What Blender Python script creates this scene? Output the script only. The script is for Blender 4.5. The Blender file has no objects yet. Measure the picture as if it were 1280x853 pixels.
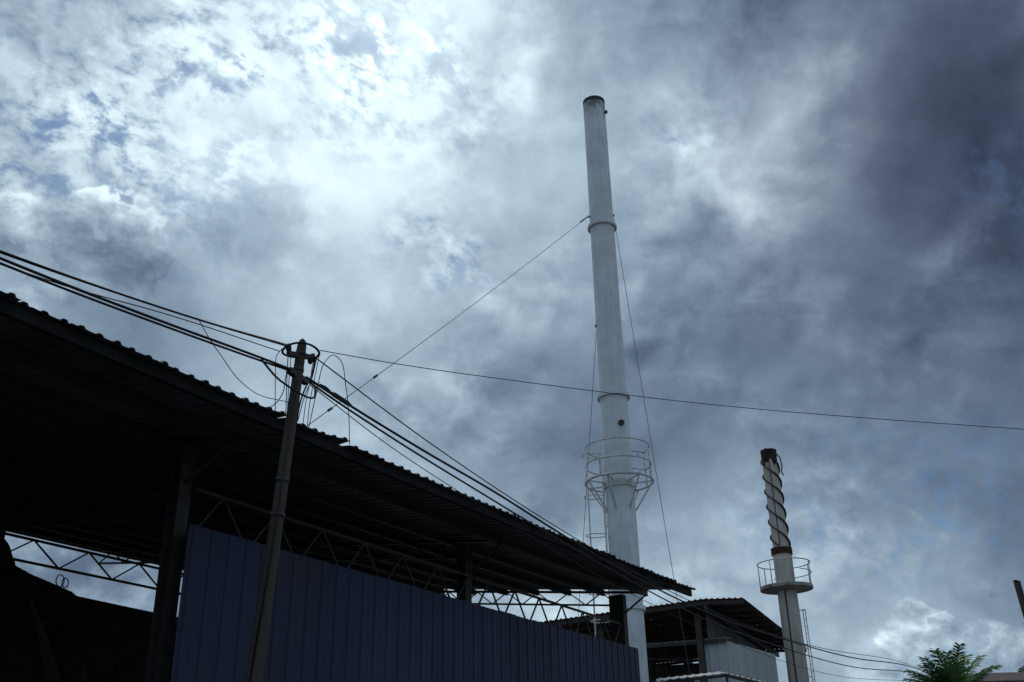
import bpy, math, random
from mathutils import Vector, Matrix
R = math.radians
random.seed(7)
S = bpy.context.scene
COL = S.collection

# ------------------------------------------------------------------ camera
PITCH, ROLL = R(25.13), R(-1.24)
fw = Vector((0, math.cos(PITCH), math.sin(PITCH)))
r0 = Vector((1, 0, 0)); u0 = r0.cross(fw)
rt = r0 * math.cos(ROLL) + u0 * math.sin(ROLL); upv = rt.cross(fw)
cam_d = bpy.data.cameras.new('camera'); cam = bpy.data.objects.new('camera', cam_d); COL.objects.link(cam)
m = Matrix((rt, upv, -fw)).transposed().to_4x4(); m.translation = (0, 0, 1.6)
cam.matrix_world = m
cam_d.sensor_width = 36; cam_d.lens = 1262 / 1280 * 36
cam_d.clip_start = 0.1; cam_d.clip_end = 5000
S.camera = cam

# ------------------------------------------------------------------ exposure
S.view_settings.view_transform = 'Standard'; S.view_settings.look = 'None'
S.view_settings.exposure = 0; S.view_settings.gamma = 1; S.view_settings.use_curve_mapping = False
S.render.engine = 'CYCLES'
S.cycles.max_bounces = 6; S.cycles.use_denoising = True

# ------------------------------------------------------------------ sun (veiled by cloud, ahead and to the left)
SUN_AZ, SUN_EL = -12.0, 54.0          # degrees; azimuth from +Y towards +X
sd = Vector((math.sin(R(SUN_AZ)) * math.cos(R(SUN_EL)), math.cos(R(SUN_AZ)) * math.cos(R(SUN_EL)), math.sin(R(SUN_EL))))
sl = bpy.data.lights.new('sun', 'SUN'); sl.energy = 0.9; sl.angle = R(12); sl.color = (1, .96, .9)
so = bpy.data.objects.new('sun', sl); COL.objects.link(so); so.location = (0, 0, 80)
so.rotation_euler = sd.to_track_quat('Z', 'Y').to_euler()

# ------------------------------------------------------------------ world: clear sky behind broken cloud
W = bpy.data.worlds.new('World'); S.world = W; W.use_nodes = True
nt = W.node_tree; nt.nodes.clear()
class G:
    """small helper for writing node maths"""
    def __init__(s, nt, dim='3D'): s.nt = nt; s.dim = dim
    def n(s, t, **k):
        o = s.nt.nodes.new(t)
        for a, b in k.items(): setattr(o, a, b)
        return o
    def l(s, a, b): s.nt.links.new(a, b)
    def put(s, sock, v):
        if isinstance(v, (int, float, tuple, list)): sock.default_value = v
        else: s.l(v, sock)
    def m(s, op, a, b=0.0, c=None, clamp=False):
        o = s.n('ShaderNodeMath', operation=op, use_clamp=clamp)
        s.put(o.inputs[0], a); s.put(o.inputs[1], b)
        if c is not None: s.put(o.inputs[2], c)
        return o.outputs[0]
    def v(s, op, a, b=None, scale=None):
        o = s.n('ShaderNodeVectorMath', operation=op); s.put(o.inputs[0], a)
        if b is not None: s.put(o.inputs[1], b)
        if scale is not None: s.put(o.inputs['Scale'], scale)
        return o.outputs['Value'] if op in ('LENGTH', 'DOT_PRODUCT', 'DISTANCE') else o.outputs[0]
    def mr(s, x, a, b, c, d, smooth=True):
        o = s.n('ShaderNodeMapRange', interpolation_type='SMOOTHSTEP' if smooth else 'LINEAR')
        for i, q in enumerate((x, a, b, c, d)): s.put(o.inputs[i], q)
        return o.outputs[0]
    def xyz(s, x, y, z):
        o = s.n('ShaderNodeCombineXYZ')
        for i, q in enumerate((x, y, z)): s.put(o.inputs[i], q)
        return o.outputs[0]
    def noise(s, vec, scale, detail=5, rough=.55, dist=0.0, col=False, dim=None):
        dim = dim or s.dim
        o = s.n('ShaderNodeTexNoise', noise_dimensions=dim); s.put(o.inputs['Vector'], vec)
        o.inputs['Scale'].default_value = scale; o.inputs['Detail'].default_value = detail
        o.inputs['Roughness'].default_value = rough; o.inputs['Distortion'].default_value = dist
        return o.outputs['Color' if col else 'Fac']
    def mapping(s, vec, loc=(0, 0, 0), rot=0, scale=(1, 1, 1), typ='TEXTURE'):
        o = s.n('ShaderNodeMapping', vector_type=typ); s.put(o.inputs['Vector'], vec)
        o.inputs['Location'].default_value = loc; o.inputs['Rotation'].default_value = (0, 0, R(rot)); o.inputs['Scale'].default_value = scale
        return o.outputs[0]
g = G(nt, '2D')
tc = g.n('ShaderNodeTexCoord')
sp = g.n('ShaderNodeSeparateXYZ'); g.l(tc.outputs['Generated'], sp.inputs[0])
az = g.m('MULTIPLY', g.m('ARCTAN2', sp.outputs[0], sp.outputs[1]), 180 / math.pi)
el = g.m('MULTIPLY', g.m('ARCSINE', sp.outputs[2]), 180 / math.pi)
ae = g.xyz(az, el, 0.0)
# flat cloud-deck coordinates
zz = g.m('ADD', g.m('MAXIMUM', sp.outputs[2], 0.0), .75)
deck = g.xyz(g.m('DIVIDE', sp.outputs[0], zz), g.m('DIVIDE', sp.outputs[1], zz), 0.0)
# domain warp (degrees)
wa = g.v('SUBTRACT', g.noise(deck, 3.6, 2, .5, col=True), (.5, .5, .5))
wb = g.v('SUBTRACT', g.noise(deck, 12.0, 5, .56, col=True), (.5, .5, .5))
aw2 = g.v('ADD', ae, g.v('SCALE', wb, scale=4.2))
aw = g.v('ADD', aw2, g.v('SCALE', wa, scale=6.0))
def blobs(vec, lst, start=0.0):
    acc = start
    for (a, e, ra, re, rot, amp) in lst:
        mp = g.mapping(vec, (a, e, 0), rot, (ra, re, 1))
        acc = g.m('ADD', acc, g.mr(g.v('LENGTH', mp), 1, 0, 0, amp))
    return acc
#B<
BASE = -0.95
FIT = [(-30.1, 41.0, 14.5, -0.22), (-7.8, 44.5, 14.5, 0.33), (4.8, 44.4, 14.5, -0.54), (16.9, 43.1, 14.5, -0.97), (27.6, 40.7, 14.5, -0.44), (-32.4, 32.5, 14.5, 0.17), (-23.3, 34.5, 14.5, 0.47), (10.1, 35.8, 14.5, 0.38), (20.8, 34.2, 14.5, 0.5), (30.2, 32.0, 14.5, -1.92), (-26.6, 25.6, 14.5, -0.6), (-17.4, 26.9, 14.5, -0.3), (-7.1, 27.6, 14.5, -0.09), (3.6, 27.6, 14.5, -0.16), (14.1, 26.7, 14.5, -0.97), (23.6, 25.2, 14.5, -0.1), (-11.5, 18.7, 14.5, 0.56), (-1.6, 18.9, 14.5, -0.82), (8.4, 18.5, 14.5, -0.09), (17.8, 17.7, 14.5, 0.12), (26.3, 16.5, 14.5, -1.01), (-10.8, 9.1, 14.5, -0.83), (-1.7, 9.1, 14.5, 0.78), (7.5, 8.8, 14.5, -0.24), (16.4, 8.4, 14.5, 0.35), (24.4, 7.8, 14.5, 0.07), (-10.0, 47.0, 45.0, 0.85)]
THICK = [(13.3, 33.7, 8.2, 3.7, -45, 0.6), (15.7, 30.7, 4.4, 2.6, 0, 0.35), (23.2, 37.7, 3.9, 2.4, 0, 0.4), (26.9, 26.3, 5.3, 2.2, 40, 0.55), (6.1, 39.8, 5.1, 6.3, 0, -0.2), (1.6, 41.3, 3.5, 5.0, 0, 0.35), (-25.5, 28.8, 5.2, 2.9, 0, -0.15), (-4.1, 32.2, 5.8, 5.8, 0, 0.25), (-16.3, 30.6, 7.3, 4.3, 0, -0.45), (-10.9, 39.7, 7.2, 4.6, 0, 0.3), (-22.7, 11.8, 10.1, 6.0, 0, -0.85)]
GAPS = [(-28.2, 35.0, 17.6, 13.3, 0, 1.0), (-15.6, 41.3, 18.0, 6.9, 0, 0.6), (-4.3, 30.4, 6.8, 3.6, 0, 0.9), (20.6, 14.2, 12.1, 6.1, 0, 0.6), (29.9, 29.3, 4.0, 4.7, 0, 0.3), (11.8, 35.8, 7.4, 3.9, 0, 0.4), (22.8, 7.1, 6.3, 2.6, 0, 0.6), (-7.5, 38.7, 13.9, 6.8, 0, 0.4)]
HEAPS = [(-25.1, 28.9, 7.4, 4.9, -10, 0.95), (-29.6, 27.6, 6.0, 3.6, 0, 0.75), (21.3, 8.2, 3.0, 2.5, 0, 0.85), (25.6, 8.0, 2.9, 4.5, 0, 0.9), (18.1, 6.5, 4.7, 1.5, 0, 0.6)]
TOPS = [(-25.2, 32.0, 7.6, 3.3, -20, 0.8), (-29.6, 29.7, 3.7, 2.0, 0, 0.5), (21.3, 9.4, 3.1, 2.0, 0, 0.55), (25.6, 10.6, 2.6, 2.3, 0, 0.5), (24.7, 7.4, 2.2, 1.9, 0, 0.5)]
VIOLET = (30.0, 33.1, 21.5, 16.2, 0, 0.2)
#B>
deckw = g.v('ADD', deck, g.v('SCALE', wb, scale=.035))
n1 = g.noise(deckw, 5.5, 8, .55, .1)
nl = g.m('SUBTRACT', n1, .5)
# the same field a little nearer the sun: billows are brighter on the side the sun is on
sund = g.v('NORMALIZE', g.v('SUBTRACT', (sd.x / (sd.z + .75), sd.y / (sd.z + .75), 0), deck))
pb = g.v('ADD', deckw, (2.3, 5.9, 0))
b1 = g.noise(pb, 13.0, 6, .56)
b2 = g.noise(g.v('ADD', pb, g.v('SCALE', sund, scale=.018)), 13.0, 6, .56)
relief = g.m('SUBTRACT', b1, b2)
# optical depth of the cloud deck: broad masses, then their billows
lnL = BASE
for (a, e, ra, amp) in FIT: lnL = g.m('ADD', lnL, g.mr(g.v('DISTANCE', aw, (a, e, 0)), ra, 0, 0, amp))
lnL = blobs(aw2, THICK, lnL)
tex = g.mr(g.noise(g.v('ADD', deck, (8.1, 2.2, 0)), 5.0, 2, .5), .38, .62, .3, 1)   # torn in places, smooth in others
lnL = g.m('ADD', lnL, g.m('MULTIPLY', nl, 1.35))
lnL = g.m('ADD', lnL, g.m('MULTIPLY', g.m('MULTIPLY', relief, 1.7), tex))
# high small-celled cloud: gaps of blue between the cells
dc = g.v('ADD', deck, g.v('SCALE', wb, scale=.016))
cells = g.noise(g.mapping(dc, (0, 0, 0), -52, (.9, 1.25, 1)), 60.0, 5, .6, .1)
gapm = blobs(aw2, GAPS, 0.0)
gap = g.m('MULTIPLY', g.mr(g.m('SUBTRACT', cells, g.m('MULTIPLY', nl, .7)), .58, .32, 0, .85), gapm, clamp=True)
lnL = g.m('ADD', lnL, g.m('MULTIPLY', g.m('MULTIPLY', g.m('SUBTRACT', cells, .5), 1.7), gapm))
# heaped cloud with crisp, brighter tops
cm = blobs(aw2, HEAPS, 0.0)
cd_ = g.m('ADD', cm, g.m('MULTIPLY', g.m('SUBTRACT', b1, .5), .9))
hm = g.mr(cd_, .31, .47, 0, 1)
tops = blobs(ae, TOPS, 0.0)
rim = g.m('SUBTRACT', g.m('MULTIPLY', g.mr(cd_, .34, .75, 1, 0), tops), .12)
lnL = g.m('ADD', lnL, g.m('MULTIPLY', rim, hm))
lnL = g.m('ADD', lnL, g.m('MULTIPLY', g.m('MULTIPLY', relief, 2.0), hm))
gap = g.m('MULTIPLY', gap, g.m('SUBTRACT', 1.0, hm))
lnL = g.m('MINIMUM', lnL, g.m('ADD', g.m('MULTIPLY', lnL, .5), -.05))
def ch(k, e): return g.m('MULTIPLY', g.m('EXPONENT', g.m('MULTIPLY', lnL, e)), k * 10.0)
violet = blobs(ae, [VIOLET], 1.0)          # the thick cloud at the right has a purple cast
cc = g.n('ShaderNodeCombineColor'); g.l(g.m('MULTIPLY', ch(.82, 1.09), violet), cc.inputs[0]); g.l(ch(1.0, 1.0), cc.inputs[1]); g.l(ch(1.08, .835), cc.inputs[2])
sky = g.n('ShaderNodeTexSky', sky_type='NISHITA'); sky.sun_disc = False
sky.sun_elevation = R(SUN_EL); sky.sun_rotation = R(SUN_AZ); sky.altitude = 30; sky.air_density = 1.0; sky.dust_density = .3
mx = g.n('ShaderNodeMix', data_type='RGBA'); g.l(gap, mx.inputs[0]); g.l(cc.outputs[0], mx.inputs[6]); g.l(g.v('MULTIPLY', sky.outputs[0], (.5, .66, .78)), mx.inputs[7])
bg = g.n('ShaderNodeBackground'); bg.inputs['Strength'].default_value = 0.1; g.l(mx.outputs[2], bg.inputs[0])
wo = g.n('ShaderNodeOutputWorld'); g.l(bg.outputs[0], wo.inputs[0])

# ------------------------------------------------------------------ materials
def mat(name, col, rough=.7, metal=0.0, spec=.3, var=.25, scale=3.0, stain=None, stain_lo=.55, stain_hi=.7, stretch=(1, 1, 1), bump=0.0, coord='Object'):
    M = bpy.data.materials.new(name); M.use_nodes = True; t = M.node_tree; q = G(t)
    b = t.nodes['Principled BSDF']; b.inputs['Roughness'].default_value = rough; b.inputs['Metallic'].default_value = metal
    b.inputs['Specular IOR Level'].default_value = spec
    c = q.n('ShaderNodeTexCoord').outputs[coord]; c = q.mapping(c, (0, 0, 0), 0, stretch, 'POINT')
    f = q.noise(c, scale, 6, .6)
    mx = q.n('ShaderNodeMix', data_type='RGBA')
    mx.inputs[6].default_value = (*[x * (1 - var) for x in col], 1); mx.inputs[7].default_value = (*[min(1, x * (1 + var)) for x in col], 1)
    q.l(q.mr(f, .3, .7, 0, 1), mx.inputs[0]); out = mx.outputs[2]
    if stain:
        f2 = q.noise(q.v('ADD', c, (5.3, 1.7, 9.1)), scale * .7, 8, .65, .3)
        m2 = q.n('ShaderNodeMix', data_type='RGBA'); q.l(q.mr(f2, stain_lo, stain_hi, 0, 1), m2.inputs[0])
        q.l(out, m2.inputs[6]); m2.inputs[7].default_value = (*stain, 1); out = m2.outputs[2]
    q.l(out, b.inputs['Base Color'])
    if bump:
        bn = q.n('ShaderNodeBump'); bn.inputs['Strength'].default_value = bump; bn.inputs['Distance'].default_value = .02
        q.l(q.noise(c, scale * 4, 4, .6), bn.inputs['Height']); q.l(bn.outputs[0], b.inputs['Normal'])
    return M
M_ = {
 'asphalt': mat('asphalt', (.05, .05, .052), .9, var=.3, scale=2, coord='Object', bump=.3),
 'dirt': mat('packed_earth', (.17, .155, .135), .95, var=.35, scale=.6, bump=.3),
 'kerb': mat('kerb_concrete', (.25, .25, .24), .9, var=.2),
 'blue': mat('blue_cladding', (.0115, .020, .060), .55, var=.28, scale=.5, stain=(.02, .024, .04), stretch=(1, 1, .25)),
 'roof': mat('dull_roof_steel', (.075, .088, .10), .65, var=.3, scale=.7, stain=(.09, .06, .045), stain_lo=.6),
 'steel': mat('painted_steel', (.04, .04, .04), .6, var=.3, scale=4, stain=(.045, .022, .014), stain_lo=.55),
 'beam': mat('dark_primer', (.016, .017, .016), .85, spec=.1, var=.3, scale=3, stain=(.03, .018, .012), stain_lo=.6),
 'redsteel': mat('red_oxide_steel', (.09, .022, .018), .6, var=.3, scale=4),
 'conc': mat('pole_concrete', (.060, .052, .043), .9, var=.22, scale=3, stain=(.035, .032, .028), stretch=(1, 1, .3), bump=.2),
 'column': mat('column_concrete', (.06, .057, .054), .9, var=.2, scale=2),
 'cable': mat('black_cable', (.012, .012, .013), .6, var=.1),
 'galv': mat('galvanised_wire', (.09, .095, .1), .5, metal=.4, var=.15),
 'white': mat('white_chimney_paint', (.63, .675, .73), .55, var=.09, scale=1.5, stain=(.46, .50, .55), stain_lo=.48, stain_hi=.82, stretch=(1, 1, .8), bump=.05),
 'soot': mat('soot', (.05, .05, .05), .9, var=.4, scale=3),
 'rail': mat('white_rail_paint', (.5, .51, .51), .5, var=.2, scale=3, stain=(.25, .2, .16), stain_lo=.6),
 'tank': mat('aged_white_stack_paint', (.50, .50, .47), .6, var=.16, scale=1.6, stain=(.16, .11, .07), stain_lo=.5, stain_hi=.68, stretch=(1, 1, .25)),
 'plate': mat('grimy_platform_paint', (.30, .29, .275), .7, var=.25, scale=2, stain=(.13, .08, .05), stain_lo=.5),
 'burnt': mat('burnt_rust', (.028, .02, .016), .95, var=.5, scale=6, stain=(.07, .035, .02), stain_lo=.58),
 'rust': mat('rust', (.07, .038, .022), .9, var=.5, scale=5, stain=(.03, .018, .012), stain_lo=.5),
 'greywall': mat('pale_grey_cladding', (.42, .45, .46), .55, var=.1, scale=.6, stain=(.28, .29, .29), stretch=(1, 1, .3)),
 'redroof': mat('dull_red_roof_sheet', (.13, .035, .03), .7, var=.3, scale=1),
 'pale': mat('pale_sheet', (.55, .56, .56), .45, var=.15, scale=1),
 'trunk': mat('palm_trunk', (.10, .085, .065), .95, var=.3, scale=4),
 'frond': mat('palm_leaf', (.075, .15, .045), .75, spec=.1, var=.5, scale=1.2),
 'frond2': mat('palm_leaf_young', (.12, .21, .07), .75, spec=.1, var=.4, scale=1.2),
 'leaf': mat('tree_leaf', (.035, .065, .02), .6, var=.5, scale=1.0),
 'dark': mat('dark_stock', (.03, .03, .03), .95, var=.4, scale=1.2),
 'tile': mat('dull_roof_tile', (.10, .075, .07), .85, var=.3, scale=1.5),
 'cream': mat('weathered_render', (.33, .31, .28), .9, var=.15, scale=.8),
}
def per_sheet(M, lo, hi):
    """each sheet has faded a little differently"""
    t = M.node_tree; q = G(t); b = t.nodes['Principled BSDF']; src = b.inputs['Base Color'].links[0].from_socket
    k = q.mr(q.n('ShaderNodeObjectInfo').outputs['Random'], 0, 1, lo, hi, False)
    q.l(q.v('SCALE', src, scale=k), b.inputs['Base Color'])
for nm in ('blue', 'roof', 'greywall', 'redroof'): per_sheet(M_[nm], .91, 1.1)
def grime(M, z0, z1, col, amount, st=(2.2, 2.2, 1.0)):
    """soot or rust that thickens between heights z0 and z1, broken up by streaky noise"""
    t = M.node_tree; q = G(t); b = t.nodes['Principled BSDF']; src = b.inputs['Base Color'].links[0].from_socket
    oc = q.n('ShaderNodeTexCoord').outputs['Object']; sz = q.n('ShaderNodeSeparateXYZ'); q.l(oc, sz.inputs[0])
    f = q.noise(q.mapping(oc, (0, 0, 0), 0, st, 'POINT'), 1.0, 6, .65)
    k = q.m('MULTIPLY', q.mr(sz.outputs[2], z0, z1, 0, amount), q.mr(f, .38, .62, .15, 1), clamp=True)
    mx = q.n('ShaderNodeMix', data_type='RGBA'); q.l(k, mx.inputs[0]); q.l(src, mx.inputs[6]); mx.inputs[7].default_value = (*col, 1)
    q.l(mx.outputs[2], b.inputs['Base Color'])
grime(M_['white'], 33.0, 34.7, (.10, .10, .10), 1.2)
grime(M_['white'], 0.0, 1.0, (.42, .42, .42), .3, (6, 6, .3))
grime(M_['tank'], 0.0, 1.0, (.30, .25, .19), .45, (5, 5, .5))
grime(M_['tank'], 10.3, 7.5, (.20, .18, .15), .55, (6, 6, .35))
grime(M_['tank'], 13.5, 16.4, (.14, .12, .10), .3, (5, 5, .6))

# ------------------------------------------------------------------ mesh helpers
class MB:
    def __init__(s): s.v = []; s.f = []; s.smooth = []
    def add(s, vs, fs, smooth=False):
        o = len(s.v); s.v += [tuple(x) for x in vs]; s.f += [tuple(i + o for i in f) for f in fs]; s.smooth += [smooth] * len(fs); return s
    def box(s, lo, hi):
        (a, b, c), (d, e, f) = lo, hi
        return s.add([(a, b, c), (d, b, c), (d, e, c), (a, e, c), (a, b, f), (d, b, f), (d, e, f), (a, e, f)],
                     [(0, 3, 2, 1), (4, 5, 6, 7), (0, 1, 5, 4), (1, 2, 6, 5), (2, 3, 7, 6), (3, 0, 4, 7)])
    def bar(s, p, q, w, h=None, up=(0, 0, 1)):
        p, q = Vector(p), Vector(q); h = h or w; d = (q - p).normalized(); u = Vector(up)
        if abs(d.dot(u)) > .98: u = Vector((1, 0, 0))
        x = d.cross(u).normalized() * w / 2; y = x.cross(d).normalized() * h / 2
        vs = [p - x - y, p + x - y, p + x + y, p - x + y, q - x - y, q + x - y, q + x + y, q - x + y]
        return s.add(vs, [(0, 1, 2, 3), (7, 6, 5, 4), (0, 4, 5, 1), (1, 5, 6, 2), (2, 6, 7, 3), (3, 7, 4, 0)])
    def tube(s, pts, r, n=6, closed=False):
        pts = [Vector(p) for p in pts]; k = len(pts); vs = []; fs = []; last = None
        for i, p in enumerate(pts):
            if closed: d = pts[(i + 1) % k] - pts[i - 1]
            else: d = pts[min(i + 1, k - 1)] - pts[max(i - 1, 0)]
            d.normalize()
            if last is None:
                u = Vector((0, 0, 1)) if abs(d.z) < .9 else Vector((1, 0, 0))
            else: u = last
            x = (u - d * u.dot(d)).normalized(); last = x; y = d.cross(x)
            rr = r[i] if isinstance(r, (list, tuple)) else r
            for j in range(n):
                t = 2 * math.pi * j / n; vs.append(p + x * math.cos(t) * rr + y * math.sin(t) * rr)
        for i in range(k if closed else k - 1):
            a, b = i * n, ((i + 1) % k) * n
            for j in range(n): fs.append((a + j, a + (j + 1) % n, b + (j + 1) % n, b + j))
        s.add(vs, fs, True)
        if not closed: s.add([], []); o = len(s.v) - len(vs); s.f += [tuple(o + j for j in range(n))[::-1], tuple(o + (k - 1) * n + j for j in range(n))]; s.smooth += [False, False]
        return s
    def lathe(s, prof, n=32, c=(0, 0)):
        vs = []; fs = []; k = len(prof)
        for r, z in prof:
            for j in range(n):
                t = 2 * math.pi * j / n; vs.append((c[0] + r * math.cos(t), c[1] + r * math.sin(t), z))
        for i in range(k - 1):
            for j in range(n): fs.append((i * n + j, i * n + (j + 1) % n, (i + 1) * n + (j + 1) % n, (i + 1) * n + j))
        return s.add(vs, fs, True)
    def mesh(s, name, m):
        me = bpy.data.meshes.new(name); me.from_pydata(s.v, [], s.f); me.materials.append(m)
        me.polygons.foreach_set('use_smooth', s.smooth); me.update(); return me
    def build(s, name, m, parent=None):
        o = bpy.data.objects.new(name, s.mesh(name, m)); COL.objects.link(o); o.parent = parent; return o
def sharp(o, deg=40):
    try: o.data.set_sharp_from_angle(angle=R(deg))
    except Exception: pass
    return o
def empty(name, loc=(0, 0, 0), rz=0.0):
    o = bpy.data.objects.new(name, None); COL.objects.link(o); o.location = loc; o.rotation_euler = (0, 0, rz); o.empty_display_size = .3; return o
def tag(o, label, cat, group=None):
    o['label'] = label; o['category'] = cat
    if group: o['group'] = group
    return o
def struct(o): o['kind'] = 'structure'; return o
def circ(cx, cy, z, r, n=40, a0=0, a1=360):
    k = n if a1 - a0 >= 360 else n + 1
    return [(cx + r * math.cos(R(a0 + (a1 - a0) * i / n)), cy + r * math.sin(R(a0 + (a1 - a0) * i / n)), z) for i in range(k)]

# ------------------------------------------------------------------ ground
gm = MB(); gm.add([(-1500, -1500, 0), (1500, -1500, 0), (1500, 2500, 0), (-1500, 2500, 0)], [(0, 1, 2, 3)])
struct(gm.build('ground', M_['dirt']))
A = R(30.4); RZ = math.pi / 2 - A            # the street and the shed run 30 degrees right of the view
av = Vector((math.sin(A), math.cos(A), 0)); nv = Vector((-math.cos(A), math.sin(A), 0))
def SC(s, c, z): return tuple(av * s + nv * c + Vector((0, 0, z)))
rd = MB(); rd.add([SC(-60, -4, .004), SC(160, -4, .004), SC(160, 7.6, .004), SC(-60, 7.6, .004)], [(0, 1, 2, 3)])
struct(rd.build('road', M_['asphalt']))
kb = MB(); kb.bar(SC(-60, 7.72, .06), SC(160, 7.72, .06), .15, .13); struct(kb.build('kerb', M_['kerb']))

# ------------------------------------------------------------------ the big shed
wh = empty('warehouse', (0, 0, 0), RZ)
tag(wh, 'long dark open-sided shed with blue corrugated wall and overhanging corrugated roof', 'warehouse')
C0, C1, Z0, SL = 12.0, 30.2, 8.12, .122       # eave line, back edge, eave height, roof slope
S0, S1 = -9.0, 32.07
def rz(c): return Z0 + (c - C0) * SL
def eave_z(s):                                # the old eave line is not quite level
    t = (s - 16) / 15.5
    return .13 * t * t * (1 if s > 5 else .7) - .05
def rib_profile(w, ribs):
    pts = []
    p = w / len(ribs)
    for i, h in enumerate(ribs):
        x = i * p
        pts += [(x, 0), (x + p * .36, 0), (x + p * .46, h), (x + p * .66, h), (x + p * .76, 0)]
    pts.append((w, 0)); return pts
def sheet(name, prof, f, thick, m, parent, rows=(0, 1)):
    """f(x, h, t) -> point; prof along x; t from 0 to 1 up the sheet; real sheet with two faces"""
    b = MB(); k = len(prof)
    vs = [f(x, h, t) for t in rows for x, h in prof] + [f(x, h - thick, t) for t in rows for x, h in prof]
    fs = []; nr = len(rows); o = nr * k
    for r in range(nr - 1):
        for i in range(k - 1):
            q = (r * k + i, r * k + i + 1, (r + 1) * k + i + 1, (r + 1) * k + i)
            fs.append(q); fs.append(tuple(o + x for x in q[::-1]))
    for i in range(k - 1):
        fs.append((i + 1, i, o + i, o + i + 1)); e = (nr - 1) * k; fs.append((e + i, e + i + 1, o + e + i + 1, o + e + i))
    return b.add(vs, fs).build(name, m, parent)
SW = .90
ns = int(round((S1 - S0) / SW)); SW = (S1 - S0) / ns
prof = rib_profile(SW + .07, (.036, .036, .046))
for i in range(ns):
    sa = S0 + i * SW
    jz = random.uniform(-.003, .003); je = random.choice((0, 0, 0, -.05, .04)) + random.uniform(-.05, .04)
    lift = 0
    if 13.0 < sa + SW / 2 < 13.85: lift = .10
    if 11.6 < sa + SW / 2 < 12.5: lift = .05
    def f(x, h, t, sa=sa, jz=jz, je=je, lift=lift, i=i):
        c = C0 + je * (1 - t) + t * (C1 - C0)
        up_ = lift * max(0, 1 - t * 34) * (x / SW) - .012 * (t == 0) * random.random()
        return (sa + x, c, rz(c) + eave_z(sa + x) + h + jz + (i % 2) * .006 + up_)
    sheet('roof_sheet', prof, f, .004, M_['roof'], wh, (0, .03, .08, 1))
# purlins: cold-formed channels parallel to the eave
PC = [12.14, 13.7, 15.3, 16.6, 17.9, 19.2, 20.6, 22.0, 23.4, 24.8, 26.2, 27.6, 29.0, 30.05]
for k, c in enumerate(PC):
    b = MB(); z = rz(c) - .02
    N = 16; hh = .19 if k == 0 else .12 if k == len(PC) - 1 else .2
    for i in range(N):
        sa = S0 + (S1 - .02 - S0) * i / N; sb = S0 + (S1 - .02 - S0) * (i + 1) / N
        za, zb = z + eave_z(sa) - .01, z + eave_z(sb) - .01
        b.bar((sa, c, za - hh / 2), (sb, c, zb - hh / 2), .012 if k else .03, hh)
        b.bar((sa, c + .04, za - .008), (sb, c + .04, zb - .008), .08, .012)
        b.bar((sa, c + .04, za - hh + .006), (sb, c + .04, zb - hh + .006), .08, .012)
    b.build('eave_beam' if k == 0 else 'purlin', M_['beam'] if k == 0 else M_['steel'], wh)
# columns
for s in (3.0, 12.75, 22.55):
    b = MB(); z = rz(14.85) + eave_z(s) - .25; w = .15
    b.box((s - w, 14.72, 0), (s + w, 14.735, z)); b.box((s - w, 14.985, 0), (s + w, 15.0, z)); b.box((s - .006, 14.735, 0), (s + .006, 14.985, z)); b.box((s - .2, 14.66, 0), (s + .2, 15.06, .02))
    b.build('column', M_['steel'], wh)
b = MB(); b.box((31.75, 14.50, 0), (32.03, 15.02, rz(14.7) + eave_z(32) - .23)); b.build('column', M_['column'], wh)['label'] = 'thick concrete end column'
for s in (-6.5, 3.0, 12.75, 18.6, 27.5, 31.9):
    b = MB(); b.box((s - .15, 29.6, 0), (s + .15, 29.9, rz(29.75) + eave_z(s) - .25)); b.build('column', M_['steel'], wh)
# rafter trusses following the roof
for s in (3.0, 12.75, 22.55, 31.86):
    b = MB(); e = eave_z(s)
    ca, cb = 12.35, 29.9
    b.bar((s, 13.75, rz(13.75) - .13 + e), (s, cb, rz(cb) - .13 + e), .06, .08)
    b.bar((s, 14.6, rz(14.6) - .57 + e), (s, cb, rz(cb) - .57 + e), .06, .06)
    tr = b.build('rafter_truss', M_['redsteel'] if s > 30 else M_['steel'], wh)
    n = 24
    for i in range(n):
        c0 = 14.7 + (cb - 14.7) * i / n; c1 = 14.7 + (cb - 14.7) * (i + 1) / n
        za, zb = (rz(c0) - .57 + e, rz(c1) - .15 + e) if i % 2 == 0 else (rz(c0) - .15 + e, rz(c1) - .57 + e)
        MB().bar((s, c0, za), (s, c1, zb), .035, .035).build('web_bar', M_['steel'], tr)
    MB().bar((s, 14.8, rz(14.8) - 1.05 + e), (s, 13.68, rz(13.68) - .2 + e), .05, .05).build('brace', M_['steel'], wh)
# longitudinal truss above the blue wall
def long_truss(c, zt, zb, sa, sb, step, w, name):
    b = MB(); b.bar((sa, c, zt), (sb, c, zt), w, w); b.bar((sa, c, zb), (sb, c, zb), w, w)
    tr = b.build(name, M_['steel'], wh); n = int((sb - sa) / step)
    st = (sb - sa) / n
    for i in range(n):
        x0, x1 = sa + i * st, sa + (i + 1) * st
        MB().bar((x0, c, zb if i % 2 == 0 else zt), (x1, c, zt if i % 2 == 0 else zb), w * .62, w * .62).build('web_bar', M_['steel'], tr)
for sa, sb in ((12.9, 22.4), (22.7, 31.7)): long_truss(14.62, 7.32, 6.42, sa, sb, .68, .06, 'wall_truss')
for sa, sb in ((3.2, 12.6), (12.9, 18.4), (18.8, 27.3), (27.7, 31.7)):
    long_truss(29.75, 9.95, 9.22, sa, sb, .98, .075, 'back_truss')
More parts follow.
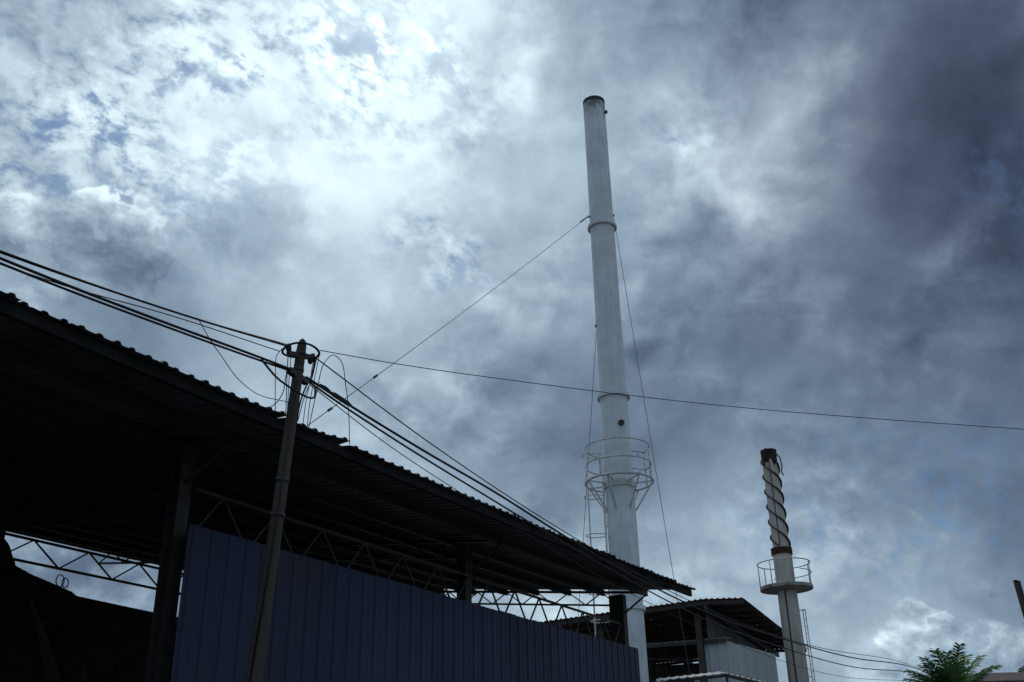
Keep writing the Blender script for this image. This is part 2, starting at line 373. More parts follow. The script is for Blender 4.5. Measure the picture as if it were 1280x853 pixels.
# blue cladding wall
WC, WZ = 14.3, 6.53
wp = rib_profile(.92, (.024, .008, .024, .008))
sa, i = 12.57, 0
while sa < 32.2:
    dz = random.uniform(-.012, .012)
    w = min(.90, 32.27 - sa); wpp = [(x * (w + .02) / .92, h) for x, h in wp]
    def f(x, h, t, sa=sa, dz=dz, i=i): return (sa + x, WC - h - (i % 2) * .004, .15 + (WZ + dz - .15 + .03 * max(0, (sa - 26) / 6)) * t)
    sheet('wall_sheet', wpp, f, .003, M_['blue'], wh); sa += .90; i += 1
b = MB()
for z in (1.2, 3.0, 4.8, 6.3): b.bar((12.6, WC + .06, z), (32.2, WC + .06, z), .05, .1)
b.build('wall_rail', M_['steel'], wh)
# wall at the back, with a broken upper edge
BT = [(-9, 9.95), (18.9, 9.9), (19.18, 9.73), (19.55, 9.10), (20.15, 8.93), (20.6, 8.85), (21.75, 8.62), (21.95, 8.52), (25.6, 8.44), (60, 8.4)]
def back_top(x):
    for (x0, z0), (x1, z1) in zip(BT, BT[1:]):
        if x <= x1: return z0 + (z1 - z0) * (x - x0) / (x1 - x0)
    return 8.4
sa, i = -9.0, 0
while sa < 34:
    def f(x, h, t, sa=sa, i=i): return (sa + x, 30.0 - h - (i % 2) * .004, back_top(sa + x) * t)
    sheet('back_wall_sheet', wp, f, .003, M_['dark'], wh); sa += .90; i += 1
for k in range(9):                                  # unseen end sheets left of the frame, added to keep the bay dark
    def f(x, h, t, k=k): return (-9.0 - h, 12.6 + k * 1.95 + x * 2.1, rz(12.6 + k * 1.95 + x) * t * .98)
    sheet('light_block_sheet', wp, f, .003, M_['roof'], wh)

# stockpile / machine hump inside the bay
b = MB()
for (s, c, z, r) in ((17.6, 26.6, 7.4, 2.4), (15.2, 26.8, 8.2, 2.2), (19.6, 27.2, 6.9, 1.6)):
    vs = []; fs = []; n, k = 14, 7
    for i in range(k + 1):
        t = i / k; rr = r * (1 - t ** 2.2) + .35 * t
        for j in range(n):
            a = 2 * math.pi * j / n; q = 1 + random.uniform(-.09, .09)
            p = SC(s, c, 0); vs.append((p[0] + rr * q * math.cos(a), p[1] + rr * q * math.sin(a), z * t))
    for i in range(k):
        for j in range(n): fs.append((i * n + j, i * n + (j + 1) % n, (i + 1) * n + (j + 1) % n, (i + 1) * n + j))
    fs.append(tuple(k * n + j for j in range(n))); b.add(vs, fs)
tag(b.build('material_pile', M_['dark']), 'dark heap of stacked material inside the open bay at far left', 'heap')
b = MB()
for dx, r in ((0, .19), (.2, .15)):
    b.tube([SC(20.95 + dx + r * .8 * math.cos(t * .4), 29.6, 8.62 + r + r * math.sin(t * .4)) for t in range(17)], .02, 5)
tag(b.build('hose_coil', M_['cable']), 'black looped hose hanging on top of the dark wall in the open bay', 'hose')

# ------------------------------------------------------------------ white chimney
CX, CY = 4.46, 41.76
cs = empty('white_chimney', (CX, CY, 0)); tag(cs, 'tall white cylindrical steel chimney with a ring platform, behind the shed', 'chimney')
HT = 34.62
def cr(z): return .665 - z * .0034
seams = [z for z in range(2, 34, 2)]
pf = [(cr(0), 0)]
for z in seams: pf += [(cr(z), z - .02), (cr(z) + .006, z - .015), (cr(z) + .006, z + .015), (cr(z), z + .02)]
pf += [(cr(HT), HT), (cr(HT) - .03, HT), (cr(HT) - .03, HT - 2)]
sharp(MB().lathe(pf, 40).build('shaft', M_['white'], cs))
def band(z, h, d, m, name='flange'):
    r = cr(z); return sharp(MB().lathe([(r, z - h / 2), (r + d, z - h / 2), (r + d, z + h / 2), (r, z + h / 2)], 40).build(name, m, cs))
for z in (27.1, 18.3): band(z, .14, .13, M_['white']); band(z + .14, .05, .06, M_['white'])
band(9.05, .16, .10, M_['white']); band(HT - .1, .2, .012, M_['soot'], 'rim')
band(14.25, .3, .05, M_['rail'], 'collar')
MB().bar((.50, -.28, 33.75), (.62, -.34, 33.75), .07, .16).build('rim_bracket', M_['soot'], cs)
# sampling port
b = MB(); a = R(-72); rr = cr(16.9); d = Vector((math.cos(a), math.sin(a), 0))
b.tube([d * (rr - .02) + Vector((0, 0, 16.88)), d * (rr + .10) + Vector((0, 0, 16.88))], .13, 14); b.build('port', M_['soot'], cs)
for z, a in ((27.75, 180), (27.75, -6), (27.6, 60), (21.8, 190), (21.8, 20)):
    d = Vector((math.cos(R(a)), math.sin(R(a)), 0)); r_ = cr(z)
    MB().box((-.03, -.025, -.06), (.06, .025, .06)).build('guy_lug', M_['steel'], cs).matrix_local = Matrix.Translation(d * r_ + Vector((0, 0, z))) @ Matrix.Rotation(R(a), 4, 'Z')
# platform
pr = 1.44
pl = MB().tube(circ(0, 0, 14.37, pr, 48), .05, 8, True).build('platform_ring', M_['rail'], cs)
MB().tube(circ(0, 0, 15.13, pr * .975, 44, -320, 28), .032, 6).build('guard_rail', M_['rail'], cs)
MB().tube(circ(0, 0, 15.93, pr * .96, 44, -320, 28), .032, 6).build('guard_rail', M_['rail'], cs)
for a in (28, 70, 110, 150, 190, 232, 290, 335):
    d = Vector((math.cos(R(a)), math.sin(R(a)), 0))
    if a in (190, 232, 28, 335, 110): MB().tube([d * pr + Vector((0, 0, 14.37)), d * pr * .96 + Vector((0, 0, 15.93))], .03, 6).build('post', M_['rail'], cs)
for a in (200, 245, 300, 350, 50, 100, 150):
    d = Vector((math.cos(R(a)), math.sin(R(a)), 0))
    MB().bar(d * (pr - .02) + Vector((0, 0, 14.33)), d * (cr(13) + .0) + Vector((0, 0, 13.1)), .06, .06).build('bracket', M_['rail'], cs)
    MB().bar(d * (pr - .03) + Vector((0, 0, 14.36)), d * (cr(14) + .0) + Vector((0, 0, 14.30)), .05, .05).build('bracket', M_['rail'], cs)
for z in (15.13, 15.93):
    d = Vector((math.cos(R(28)), math.sin(R(28)), 0)); MB().tube([d * pr * .97 + Vector((0, 0, z)), d * cr(15) + Vector((0, 0, z))], .03, 6).build('gate_bar', M_['rail'], cs)
# caged ladder on the left side
LX = -.70
ld = MB()
for y in (-.2, .2): ld.tube([(LX, y, .3), (LX, y, 15.3)], .028, 6)
lad = ld.build('ladder', M_['rail'], cs)
for i in range(48):
    z = .6 + i * .3
    MB().tube([(LX, -.2, z), (LX, .2, z)], .014, 5).build('rung', M_['rail'], lad)
def hoop(z):
    pts = [(LX, -.22, z), (LX - .42, -.36, z)] + [(LX - .45 - .38 * math.sin(R(t)), -.36 * math.cos(R(t)), z) for t in range(10, 171, 16)] + [(LX - .42, .36, z), (LX, .22, z)]
    MB().tube(pts, .022, 6).build('cage_hoop', M_['rail'], lad)
for z in (3.9, 5.5, 7.1, 8.6, 9.72, 12.11, 13.77, 15.6): hoop(z)
for x, y in ((LX - .68, -.29),):
    MB().tube([(x, y, 3.5), (x, y, 15.65)], .035, 6).build('cage_bar', M_['rail'], lad)
for z in (4, 7, 10, 12.5): MB().bar((LX, 0, z), (LX + .12, 0, z), .05, .05).build('standoff', M_['rail'], lad)

# ------------------------------------------------------------------ guy wires
def wire(name, pts, r, label, mat_='galv', cat='wire', group=None, n=5):
    o = MB().tube(pts, r, n).build(name, M_[mat_]); tag(o, label, cat, group); return o
def sag(p, q, d, k=14):
    p, q = Vector(p), Vector(q); return [p.lerp(q, i / k) - Vector((0, 0, d * 4 * (i / k) * (1 - i / k))) for i in range(k + 1)]
gl = [(3.87, 41.74, 27.8), (-3.63, 30.79, 15.52), (-4.39, 28.67, 13.70), (-6.45, 23.9, 9.6)]
w1 = wire('guy_wire', [gl[0]] + [Vector(gl[0]).lerp(Vector(gl[3]), t / 12) + Vector((0, 0, -.12 * math.sin(math.pi * t / 12))) for t in range(1, 13)], .014, 'thin guy wire with insulators from the chimney down left to the shed roof', group='chimney guy wires')
for t in (.775, .87):
    p = Vector(gl[0]).lerp(Vector(gl[3]), t) + Vector((0, 0, -.12 * math.sin(math.pi * t))); d = (Vector(gl[3]) - Vector(gl[0])).normalized()
    MB().tube([p - d * .13, p - d * .08, p, p + d * .08, p + d * .13], [.016, .045, .035, .045, .016], 8).build('insulator', M_['steel'], w1)
MB().tube([Vector(gl[0]).lerp(Vector(gl[3]), .01), Vector(gl[0]).lerp(Vector(gl[3]), .05)], .035, 6).build('turnbuckle', M_['steel'], w1)
wire('guy_wire', sag((5.05, 41.70, 27.6), (7.5, 44.2, 2.2), .1), .013, 'thin guy wire falling right of the white chimney', group='chimney guy wires')
wire('guy_wire', sag((3.90, 41.85, 21.8), (2.0, 44.5, 4.0), .1), .013, 'thin guy wire falling close to the left of the white chimney', group='chimney guy wires')

# ------------------------------------------------------------------ second stack with spiral strakes
TX, TY = 11.72, 44.48
ts = empty('spiral_chimney', (TX, TY, 0)); tag(ts, 'short rusty chimney wound with a spiral fin, round platform halfway', 'chimney')
sharp(MB().lathe([(.45, 0), (.41, 11.8), (.41, 11.85)], 32).build('lower_shaft', M_['tank'], ts))
sharp(MB().lathe([(.355, 11.8), (.335, 16.5), (.305, 16.5), (.305, 15.5)], 32).build('upper_shaft', M_['tank'], ts))
pf = []
for i in range(5): pf += [(.40, 11.74 + i * .06), (.47 - .02 * (i % 2), 11.75 + i * .06), (.46, 11.79 + i * .06)]
MB().lathe([(.35, 11.7)] + pf + [(.36, 12.05)], 28).build('rusty_flange', M_['rust'], ts)
vs = MB()
n = 24; top = []
for j in range(n):
    a = 2 * math.pi * j / n; top.append((.345 * math.cos(a), .345 * math.sin(a)))
lo = [15.95 + .28 * math.sin(j * 1.7) * math.sin(j * .6) for j in range(n)]
vs.add([(x, y, l) for (x, y), l in zip(top, lo)] + [(x * 1.06, y * 1.06, 16.6 + random.uniform(-.05, .02)) for x, y in top], [(j, (j + 1) % n, n + (j + 1) % n, n + j) for j in range(n)])
vs.build('rusty_rim', M_['burnt'], ts)
k = 70
for st in range(3):                                   # three interleaved fins
    b = MB(); pv = []; pfs = []
    for i in range(k + 1):
        t = i / k; z = 12.08 + 4.1 * t; a = -2 * math.pi * (4.1 * t / 2.1 + st / 3) + 2.2; r_ = .353 - .02 * t
        for rr, dz in ((r_ - .01, -.026), (r_ + .085, -.026), (r_ + .085, .026), (r_ - .01, .026)): pv.append((rr * math.cos(a), rr * math.sin(a), z + dz))
    for i in range(k):
        for j in range(4): pfs.append((i * 4 + j, i * 4 + (j + 1) % 4, i * 4 + 4 + (j + 1) % 4, i * 4 + 4 + j))
    b.add(pv, pfs).build('spiral_fin', M_['rust'], ts)
MB().tube([(-.13, -.36, 12.1), (-.12, -.35, 16.3)], .018, 5).build('seam_rod', M_['rust'], ts)
MB().tube([(.33, -.1, 16.4), (.46, -.12, 16.2), (.5, -.12, 15.8), (.44, -.12, 15.5), (.52, -.13, 15.35)], .03, 5).build('bent_strip', M_['rust'], ts)
sharp(MB().lathe([(.42, 10.36), (1.10, 10.36), (1.13, 10.35), (1.13, 10.22), (1.08, 10.21), (.42, 10.14)], 36).build('platform', M_['plate'], ts))
MB().tube(circ(0, 0, 11.36, 1.13, 36), .026, 5, True).build('guard_rail', M_['rail'], ts)
MB().tube(circ(0, 0, 10.92, 1.13, 36, -70, 100), .022, 5).build('guard_rail', M_['rail'], ts)
for a in (-35, 10, 60, 125, 178, 225): MB().tube([(1.12 * math.cos(R(a)), 1.12 * math.sin(R(a)), 10.35), (1.13 * math.cos(R(a)), 1.13 * math.sin(R(a)), 11.36)], .024, 5).build('post', M_['rail'], ts)
b = MB()
for y in (-.18, .18): b.tube([(.62, y, .3), (.62, y, 9.35)], .022, 5)
b.tube([(.62, -.18, 9.35), (.62, .18, 9.35)], .022, 5); b.tube([(.40, .0, 9.35), (.62, 0, 9.35)], .022, 5)
ld2 = b.build('ladder', M_['rail'], ts)
for i in range(28): MB().tube([(.62, -.18, .6 + i * .31), (.62, .18, .6 + i * .31)], .013, 4).build('rung', M_['rail'], ld2)
for z in (6.6, 7.9): MB().tube([(.43, .0, z), (.62, 0, z)], .02, 4).build('standoff', M_['rail'], ld2)
MB().tube([(-.2, -.40, 5), (-.19, -.385, 10.1)], .03, 6).build('pipe', M_['rust'], ts)

# ------------------------------------------------------------------ second shed
A2 = R(23.4); sh = empty('open_shed', (0, 0, 0), math.pi / 2 - A2)
tag(sh, 'dark open shed with pale grey corrugated wall, between the two chimneys', 'shed')
F0, F1 = 43.83, 60.9
def rz2(c): return 9.87 - (.075 * (10.2 - c) if c < 10.2 else .042 * (c - 10.2))
p2 = rib_profile(1.0, (.04, .04, .04, .04))
cpos = 20.5; i = 0
while cpos > 8.6:
    w = min(1.0, cpos - 8.5)
    def f(x, h, t, cpos=cpos, w=w, i=i):
        c = cpos - x * w; return (F0 + t * (F1 - F0), c, rz2(c) + h + (i % 2) * .005)
    sheet('roof_sheet', p2, f, .004, M_['redroof'], sh); cpos -= 1.0; i += 1
for k in range(12):
    s = F0 + .15 + k * 1.5
    b = MB(); z = -.13
    b.bar((s, 8.55, rz2(8.55) + z), (s, 10.2, rz2(10.2) + z), .06, .16); b.bar((s, 10.2, rz2(10.2) + z), (s, 20.4, rz2(20.4) + z), .06, .16)
    b.build('rafter', M_['steel'], sh)
for c in (10.2, 15.2, 20.2): MB().bar((F0 + .1, c, rz2(c) - .33), (F1 - .1, c, rz2(c) - .33), .12, .24).build('beam', M_['steel'], sh)
for s in (44.6, 52.2, 60.4):
    for c in (10.75, 15.2, 20.2): MB().box((s - .11, c - .11, 0), (s + .11, c + .11, rz2(c) - .45)).build('column', M_['column'], sh)
# pale cladding, its top cut to a slope
c = 10.62; i = 0
while c > 7.7:
    w = min(.4, c - 7.64)
    def top(c): return 8.32 - max(0, 9.95 - c) * .36
    def f(x, h, t, c=c, w=w, i=i): cc_ = c - x * w; return (44.85 - h - (i % 2) * .003, cc_, .1 + (top(cc_) - .1) * t)
    sheet('wall_sheet', rib_profile(1.0, (.02,)), f, .003, M_['greywall'], sh); c -= .4; i += 1
MB().box((44.80, 10.63, 0), (44.95, 10.72, 8.4)).build('wall_trim', M_['steel'], sh)
# side wall and back wall, inner gallery
for k in range(16):
    def f(x, h, t, k=k): return (44.95 + k + x, 10.45 + h, 9.5 * t)
    sheet('side_wall_sheet', p2, f, .003, M_['greywall'] if k < 0 else M_['roof'], sh)
for k in range(10):
    def f(x, h, t, k=k): return (60.2 + h, 20.4 - (k + x), 9.36 * t)
    sheet('back_wall_sheet', p2, f, .003, M_['roof'], sh)
def f(x, h, t): return (44.6 + t * 1.6, 16.0 - x * 6.4, 8.30 + h + t * .18 )
sheet('canopy_sheet', rib_profile(1.0, (.03,) * 24), f, .004, M_['greywall'], sh)
MB().bar((44.66, 16.0, 8.2), (44.66, 9.6, 8.2), .06, .12).build('canopy_beam', M_['steel'], sh)
tr = MB().bar((45.3, 15.2, 7.95), (45.3, 10.8, 7.55), .05, .05).build('stair_stringer', M_['steel'], sh)
b = MB()
for c, z, w in ((15.2, 6.75, .5), (14.1, 6.78, .35), (13.0, 6.8, .6), (11.9, 6.82, .3)):
    MB().box((46, c - w / 2, z), (46.1, c + w / 2, z + .09)).build('pale_board', M_['pale'], sh)
MB().box((46, 10.9, 6.7), (46.3, 11.5, 7.02)).build('pale_board', M_['pale'], sh)

# low awning in front
aw_ = empty('awning', (0, 0, 0)); tag(aw_, 'low corrugated awning with bright edge at the foot of the pale grey wall', 'awning')
P0, P1, P2 = Vector((4.9, 37.7, 5.80)), Vector((7.28, 37.30, 5.97)), Vector((9.2, 38.2, 5.63))
def f(x, h, t):
    p = P0.lerp(P1, x / 2.4) + Vector((.25, 2.2, .32)) * t; return (p.x, p.y, p.z + h)
sheet('awning_sheet', rib_profile(2.4, (.025,) * 8), f, .004, M_['pale'], aw_)
def f(x, h, t):
    p = P1.lerp(P2, x / 2.1) + Vector((.0, 2.2, .30)) * t; return (p.x, p.y, p.z + h)
sheet('awning_sheet', rib_profile(2.1, (.04,) * 9), f, .004, M_['pale'], aw_)
for p in (P0, P1, P2): MB().bar(p + Vector((.05, .1, -.08)), (p.x + .05, p.y + .1, 0), .08, .08).build('post', M_['steel'], aw_)
MB().bar(P0 + Vector((0, .06, -.07)), P1 + Vector((0, .06, -.07)), .05, .09).build('edge_beam', M_['steel'], aw_)
MB().bar(P1 + Vector((0, .06, -.07)), P2 + Vector((0, .06, -.07)), .05, .09).build('edge_beam', M_['steel'], aw_)

# ------------------------------------------------------------------ utility pole
PB = Vector((-3.60, 13.53, 0)); PT = Vector((-3.13, 13.645, 8.12))
up_ = empty('utility_pole', tuple(PB)); tag(up_, 'leaning round concrete utility pole with cable ring, in front of the shed', 'pole')
def pp(z): return PB.lerp(PT, z / PT.z)
dz_ = (PT - PB).normalized()
pts = [pp(z) - PB for z in (0, 1, 2, 3, 4, 5, 6, 7, 7.9, 8.02, 8.08, 8.11)]
MB().tube(pts, [.135, .127, .119, .111, .103, .095, .087, .079, .073, .066, .045, .015], 18).build('shaft', M_['conc'], up_)
def pl_(z): return pp(z) - PB
rg = []
for i in range(36):
    t = 2 * math.pi * i / 36; c = pl_(7.90)
    v = av * .27 * math.cos(t) + nv * .27 * math.sin(t); rg.append(c + v + Vector((0, 0, .02 * math.sin(2 * t))))
MB().tube(rg, .018, 6, True).build('cable_ring', M_['cable'], up_)
c = pl_(7.86)
MB().bar(c - av * .26 - Vector((0, 0, .09)), c + av * .22 + Vector((0, 0, .03)), .07, .07).build('cross_arm', M_['steel'], up_)
c = pl_(7.55); MB().bar(c - av * .2 - Vector((0, 0, .02)), c + av * .2 - Vector((0, 0, .08)), .09, .08).build('clamp_bracket', M_['steel'], up_)
for z in (7.6, 7.86, 5.9, 5.4): c = pl_(z); MB().tube([c - dz_ * .03, c + dz_ * .03], [.15 - z * .009] * 2, 16).build('band', M_['steel'], up_)
for s_, z in ((-.26, 7.86), (.26, 7.9), (.22, 7.84)):
    c = pl_(z) + av * s_; MB().tube([c - Vector((0, 0, .06)), c - Vector((0, 0, .02)), c + Vector((0, 0, .06))], [.02, .045, .03], 8).build('insulator', M_['cable'], up_)
MB().tube([pl_(3.2) + Vector((-.02, -.125, 0)), pl_(5.4) + Vector((.03, -.11, 0)), pl_(7.4) + Vector((.02, -.09, 0))], .012, 5).build('earth_wire', M_['cable'], up_)

# far pole behind the palm
fp = empty('utility_pole', SC(66, 9.6, 0)); tag(fp, 'far concrete pole, mostly hidden behind the palm', 'pole')
MB().tube([(0, 0, 0), (0, 0, 8.3)], [.13, .08], 12).build('shaft', M_['conc'], fp)
MB().bar((-.5, 0, 8.0), (.5, 0, 8.0), .08, .08).build('cross_arm', M_['steel'], fp)

# ------------------------------------------------------------------ overhead cables
def spline(pts, k=8):
    P = [Vector(p) for p in pts]; n = len(P); d = [max((P[i + 1] - P[i]).length, 1e-4) for i in range(n - 1)]; out = []
    T = []
    for i in range(n):
        if i == 0: T.append((P[1] - P[0]) / d[0])
        elif i == n - 1: T.append((P[-1] - P[-2]) / d[-1])
        else: T.append(((P[i] - P[i - 1]) / d[i - 1] * d[i] + (P[i + 1] - P[i]) / d[i] * d[i - 1]) / (d[i] + d[i - 1]))
    for i in range(n - 1):
        for j in range(k):
            t = j / k; a, b = T[i] * d[i], T[i + 1] * d[i]
            out.append(P[i] * (2 * t ** 3 - 3 * t * t + 1) + a * (t ** 3 - 2 * t * t + t) + P[i + 1] * (3 * t * t - 2 * t ** 3) + b * (t ** 3 - t * t))
    out.append(P[-1]); return out
def cable(name, scz, r, label, dc=0.0, n=6): 
    return wire(name, spline([SC(s, c + dc, z) for s, c, z in scz]), r, label, 'cable', 'cable', 'overhead cables', n)
C9 = 9.6
cable('overhead_cable', [(-14, C9, 7.6), (-4, C9, 7.05), (5.38, C9, 7.27), (6.88, C9, 7.43), (7.95, C9, 7.57), (9.94, C9, 7.88)], .016, 'upper black cable from the left to the pole ring')
cable('overhead_cable', [(-14, C9, 7.7), (-4, C9, 7.1), (5.38, C9, 7.285), (6.88, C9, 7.455), (7.95, C9, 7.60), (9.94, C9, 7.93)], .010, 'thin strand just above the upper black cable left of the pole', .06)
cable('overhead_cable', [(-14, C9, 7.6), (-4, C9, 7.05), (5.40, C9, 7.19), (6.12, C9, 7.23), (7.61, C9, 7.34), (9.33, C9, 7.49), (10.01, C9, 7.54)], .020, 'thick lower black cable sweeping from the left to the pole clamp')
cable('overhead_cable', [(-14, C9, 7.5), (-4, C9, 6.98), (5.40, C9, 7.15), (6.12, C9, 7.19), (7.61, C9, 7.305), (9.33, C9, 7.46), (10.01, C9, 7.53)], .017, 'lowest of the thick black cables left of the pole', .03)
cable('overhead_cable', [(-10, C9, 7.0), (0, C9, 7.0), (6.26, C9, 7.25), (7.67, C9, 7.49), (9.77, C9, 7.76)], .008, 'thin wire crossing between the cables left of the pole', .05)
cable('drop_wire', [(8.20, C9, 7.60), (8.40, C9, 7.42), (8.66, C9, 7.24), (8.95, C9, 7.05), (9.29, C9, 6.95), (9.97, C9, 7.02)], .006, 'thin drooping loop of wire hanging from the left cables to the pole')
cable('overhead_cable', [(10.31, C9, 7.53), (11.30, C9, 7.42), (13.3, C9, 7.24), (15.55, C9, 7.08), (17.99, C9, 6.84), (20.4, C9, 6.64), (26.14, C9, 6.40), (33.69, C9, 6.55), (41.6, C9, 6.88), (52.6, C9, 7.68), (66, C9, 8.05)], .022, 'thick spliced black cable running right from the pole past the eave')
cable('overhead_cable', [(10.31, C9, 7.49), (10.49, C9, 7.46), (12.5, C9, 7.2), (14.94, C9, 6.96), (19, C9, 6.6), (26, C9, 6.2), (33.55, C9, 6.25), (40.7, C9, 6.48), (54.4, C9, 7.5), (66, C9, 8.0)], .018, 'lower thick black cable running right from the pole')
cable('overhead_cable', [(10.4, C9, 7.44), (12.2, C9, 7.08), (14.6, C9, 6.76), (18, C9, 6.4), (26, C9, 5.9), (36, C9, 5.85), (54.4, C9, 7.1), (66, C9, 7.9)], .008, 'thin wire lowest of the bundle running right from the pole')
cable('overhead_cable', [(10.44, C9, 7.92), (13, C9, 7.50), (15.67, C9, 7.16), (19.24, C9, 6.83), (26, C9, 6.5), (34, C9, 6.6), (52, C9, 7.75), (66, C9, 8.1)], .011, 'thin upper cable running right from the pole ring')
wire('overhead_wire', spline([(-2.87, 13.70, 7.94), (-1.9, 14.7, 8.15), (-.01, 16.5, 8.57), (4.06, 18.56, 8.81), (10.35, 19.41, 8.48), (22, 19, 7.4)]), .0075, 'single long thin wire crossing the sky from the pole to the right edge', 'cable', 'wire')
sp_ = MB().tube([SC(10.86, C9, 7.47), SC(10.95, C9, 7.47), SC(11.27, C9, 7.435), SC(11.36, C9, 7.42)], [.02, .038, .038, .02], 10).build('cable_splice', M_['rail']); sp_.data.materials.clear(); sp_.data.materials.append(M_['column'])
tag(sp_, 'thick grey splice sleeve on the cable right of the pole', 'splice')
cable('jumper_cable', [(10.62, C9, 7.52), (10.75, C9, 7.52), (10.9, C9, 7.47)], .018, 'short stub cable entering the splice sleeve from above')
cable('jumper_cable', [(9.38, C9, 7.47), (9.75, C9, 7.30), (10.0, C9 - .15, 7.15), (10.3, C9 - .12, 7.17), (10.47, C9 - .05, 7.27), (10.52, C9, 7.45)], .016, 'thick slack cable looping under the pole clamp')
def drops(name, pts, r, label): return wire(name, spline([SC(*p) for p in pts]), r, label, 'cable', 'wire', 'slack drop wires at the pole')
drops('drop_wire', [(10.44, 9.6, 6.77), (10.56, 9.6, 7.38), (10.71, 9.6, 7.94), (10.89, 9.6, 8.11), (11.04, 9.6, 8.09), (11.21, 9.6, 7.71), (11.32, 9.6, 7.24), (11.37, 9.6, 6.79)], 0.007, 'thin wire arching up and over just right of the pole')
drops('drop_wire', [(10.52, 9.6, 7.99), (10.49, 9.6, 7.81), (10.44, 9.6, 7.57), (10.31, 9.6, 7.23), (10.2, 9.6, 6.8)], 0.007, 'thin wire slanting down right of the pole from the ring')
drops('drop_wire', [(10.47, 9.6, 7.93), (10.49, 9.65, 7.83), (10.46, 9.65, 7.55), (10.4, 9.65, 7.21), (10.37, 9.65, 6.83)], 0.006, 'thin wire hanging near-vertical right of the pole')
drops('drop_wire', [(10.56, 9.6, 7.99), (10.58, 9.65, 7.79), (10.53, 9.65, 7.51), (10.48, 9.65, 7.17), (10.46, 9.65, 6.79)], 0.006, 'rightmost straight thin wire hanging beside the pole')
drops('drop_wire', [(9.76, 9.6, 7.78), (9.67, 9.6, 7.64), (9.68, 9.6, 7.33), (9.74, 9.6, 6.77)], 0.006, 'leftmost thin wire hanging left of the pole')
drops('drop_wire', [(9.90, 9.6, 7.83), (9.9, 9.6, 7.69), (9.91, 9.6, 7.41), (9.93, 9.6, 7.11), (9.95, 9.6, 6.8)], 0.007, 'thin wire hanging close left of the pole')
drops('drop_wire', [(9.95, 9.6, 7.88), (10.01, 9.65, 7.69), (10.01, 9.65, 7.39), (10.02, 9.65, 7.09), (10.03, 9.65, 6.82)], 0.006, 'thin wire almost touching the left of the pole')
drops('drop_wire', [(10.00, 9.6, 7.54), (10.61, 10.3, 7.8), (10.58, 10.3, 7.55), (10.48, 10.3, 7.36), (10.28, 10.3, 7.16)], 0.008, 'short wire curving from the pole to the eave at left')
drops('drop_wire', [(10.48, 9.6, 7.90), (10.42, 9.6, 7.59), (10.3, 9.6, 7.33), (10.22, 9.6, 7.08), (10.18, 9.6, 6.78)], 0.013, 'thicker black lead running down beside the pole')

# ------------------------------------------------------------------ palm, house and post at the right
pm = empty('palm_tree', (20.85, 51.0, -.45)); tag(pm, 'green palm whose feathery crown shows at the lower right', 'palm')
MB().tube([(0, 0, 0), (.05, .05, 3), (0, 0, 6.6)], [.22, .17, .13], 12).build('trunk', M_['trunk'], pm)
def frond(az_, elev, L, droop, m):
    b = MB(); d = Vector((math.cos(az_), math.sin(az_), 0)); k = 16; P = []
    for i in range(k + 1):
        t = i / k; P.append(d * (L * t * math.cos(elev * (1 - .3 * t))) + Vector((0, 0, 6.5 + L * (math.sin(elev) * t - droop * t * t))))
    b.tube(P, [.03 * (1 - .8 * i / k) + .004 for i in range(k + 1)], 4)
    side = Vector((-d.y, d.x, 0))
    for i in range(2, k + 1):
        for h in range(5):
            t = (i - h / 5) / k; j = min(int(t * k), k - 1); p = P[j].lerp(P[j + 1], t * k - j); tg = (P[j + 1] - P[j]).normalized()
            ln = .62 * (1 - .55 * t) * (.55 + .9 * min(t * 3, 1)) * random.uniform(.85, 1.1)
            for sg in (-1, 1):
                q = (side * sg * .75 + tg * .65 + Vector((0, 0, random.uniform(-.35, .25)))).normalized()
                e = p + q * ln + Vector((0, 0, -.18 * ln)); w_ = tg * .022
                mid = p.lerp(e, .5) + Vector((0, 0, .05))
                b.add([p - w_, p + w_, mid + w_ * 1.3, e, mid - w_ * 1.3], [(0, 1, 2, 4), (4, 2, 3)])
    return b.build('frond', m, pm)
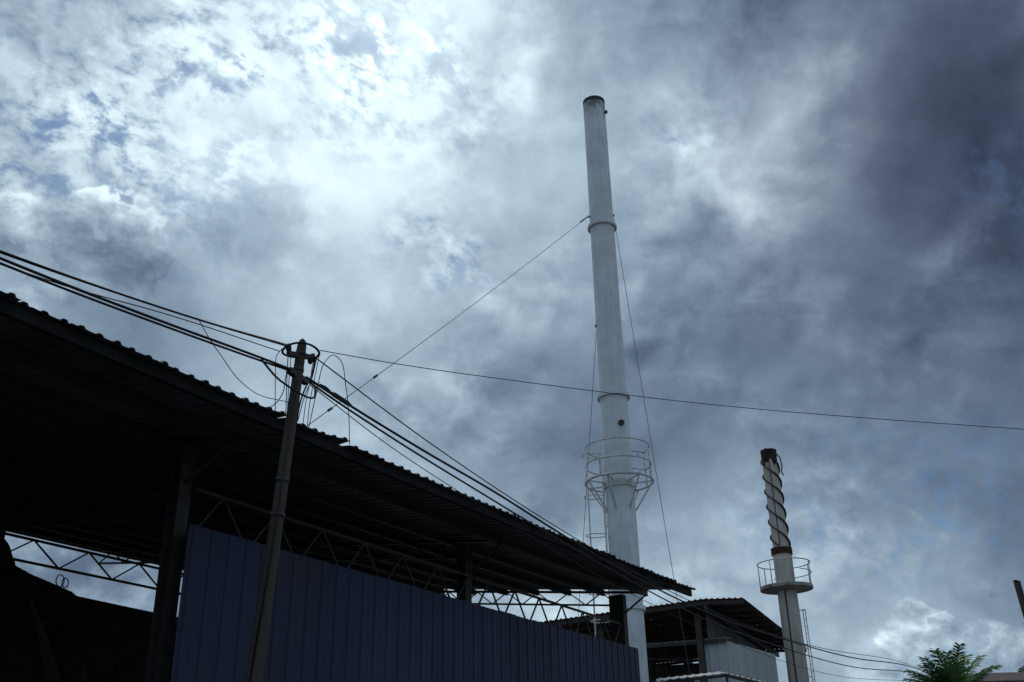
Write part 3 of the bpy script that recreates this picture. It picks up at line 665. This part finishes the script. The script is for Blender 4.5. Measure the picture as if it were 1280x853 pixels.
for i in range(30):
    a = i * 2.399 + .3; e = (1.25, .95, .6, .3)[i % 4] + random.uniform(-.12, .12)
    frond(a, e, random.uniform(2.2, 2.8), (.12, .3, .42, .5)[i % 4], M_['frond2'] if i % 4 == 0 else M_['frond'])

hs = empty('house', (31.5, 69.0, 0)); tag(hs, 'distant low house whose roof edge shows at the lower right corner', 'house')
MB().box((-3, 0, 0), (9, 7, 8.75)).build('wall', M_['cream'], hs)
MB().add([(-3.6, -.6, 8.80), (9.6, -.6, 8.80), (9.6, 7.6, 8.80), (-3.6, 7.6, 8.80), (-.2, 3.5, 9.75), (6.2, 3.5, 9.75), (-3.6, -.6, 8.65), (9.6, -.6, 8.65), (9.6, 7.6, 8.65), (-3.6, 7.6, 8.65)],
  [(0, 1, 5, 4), (1, 2, 5), (2, 3, 4, 5), (3, 0, 4), (6, 7, 1, 0), (7, 8, 2, 1), (8, 9, 3, 2), (9, 6, 0, 3), (9, 8, 7, 6)]).build('roof', M_['tile'], hs)
tr = empty('tree', (35.5, 74.0, 0)); tag(tr, 'dark round tree crown peeping over the distant roof at the right edge', 'tree')
MB().tube([(0, 0, 0), (.1, 0, 4), (0, .1, 8)], [.25, .2, .1], 8).build('trunk', M_['trunk'], tr)
b = MB()
for cx, cz, r_ in ((-1.3, 9.1, .7), (.1, 9.5, .9), (1.4, 9.6, .9), (2.7, 9.4, .9), (-2.3, 8.9, .6)):
    for i in range(1500):
        v = Vector((random.gauss(0, 1), random.gauss(0, 1), random.gauss(0, 1))).normalized() * r_ * random.random() ** .4
        p = Vector((cx, 0, cz)) + v; x = Vector((random.uniform(-1, 1), random.uniform(-1, 1), random.uniform(-1, 1))).normalized() * .09; y = x.orthogonal().normalized() * .06
        b.add([p - x, p - y, p + x, p + y], [(0, 1, 2, 3)])
b.build('crown', M_['leaf'], tr)
ps = empty('steel_post', (17.58, 35.93, 0)); tag(ps, 'dark slanting steel post cut by the right edge of the view', 'post')
MB().bar((.55, .1, 0), (0, 0, 8.66), .17, .17).build('shaft', M_['steel'], ps)
MB().bar((-.01, 0, 8.665), (0.0, 0, 8.70), .2, .2).build('cap', M_['steel'], ps)
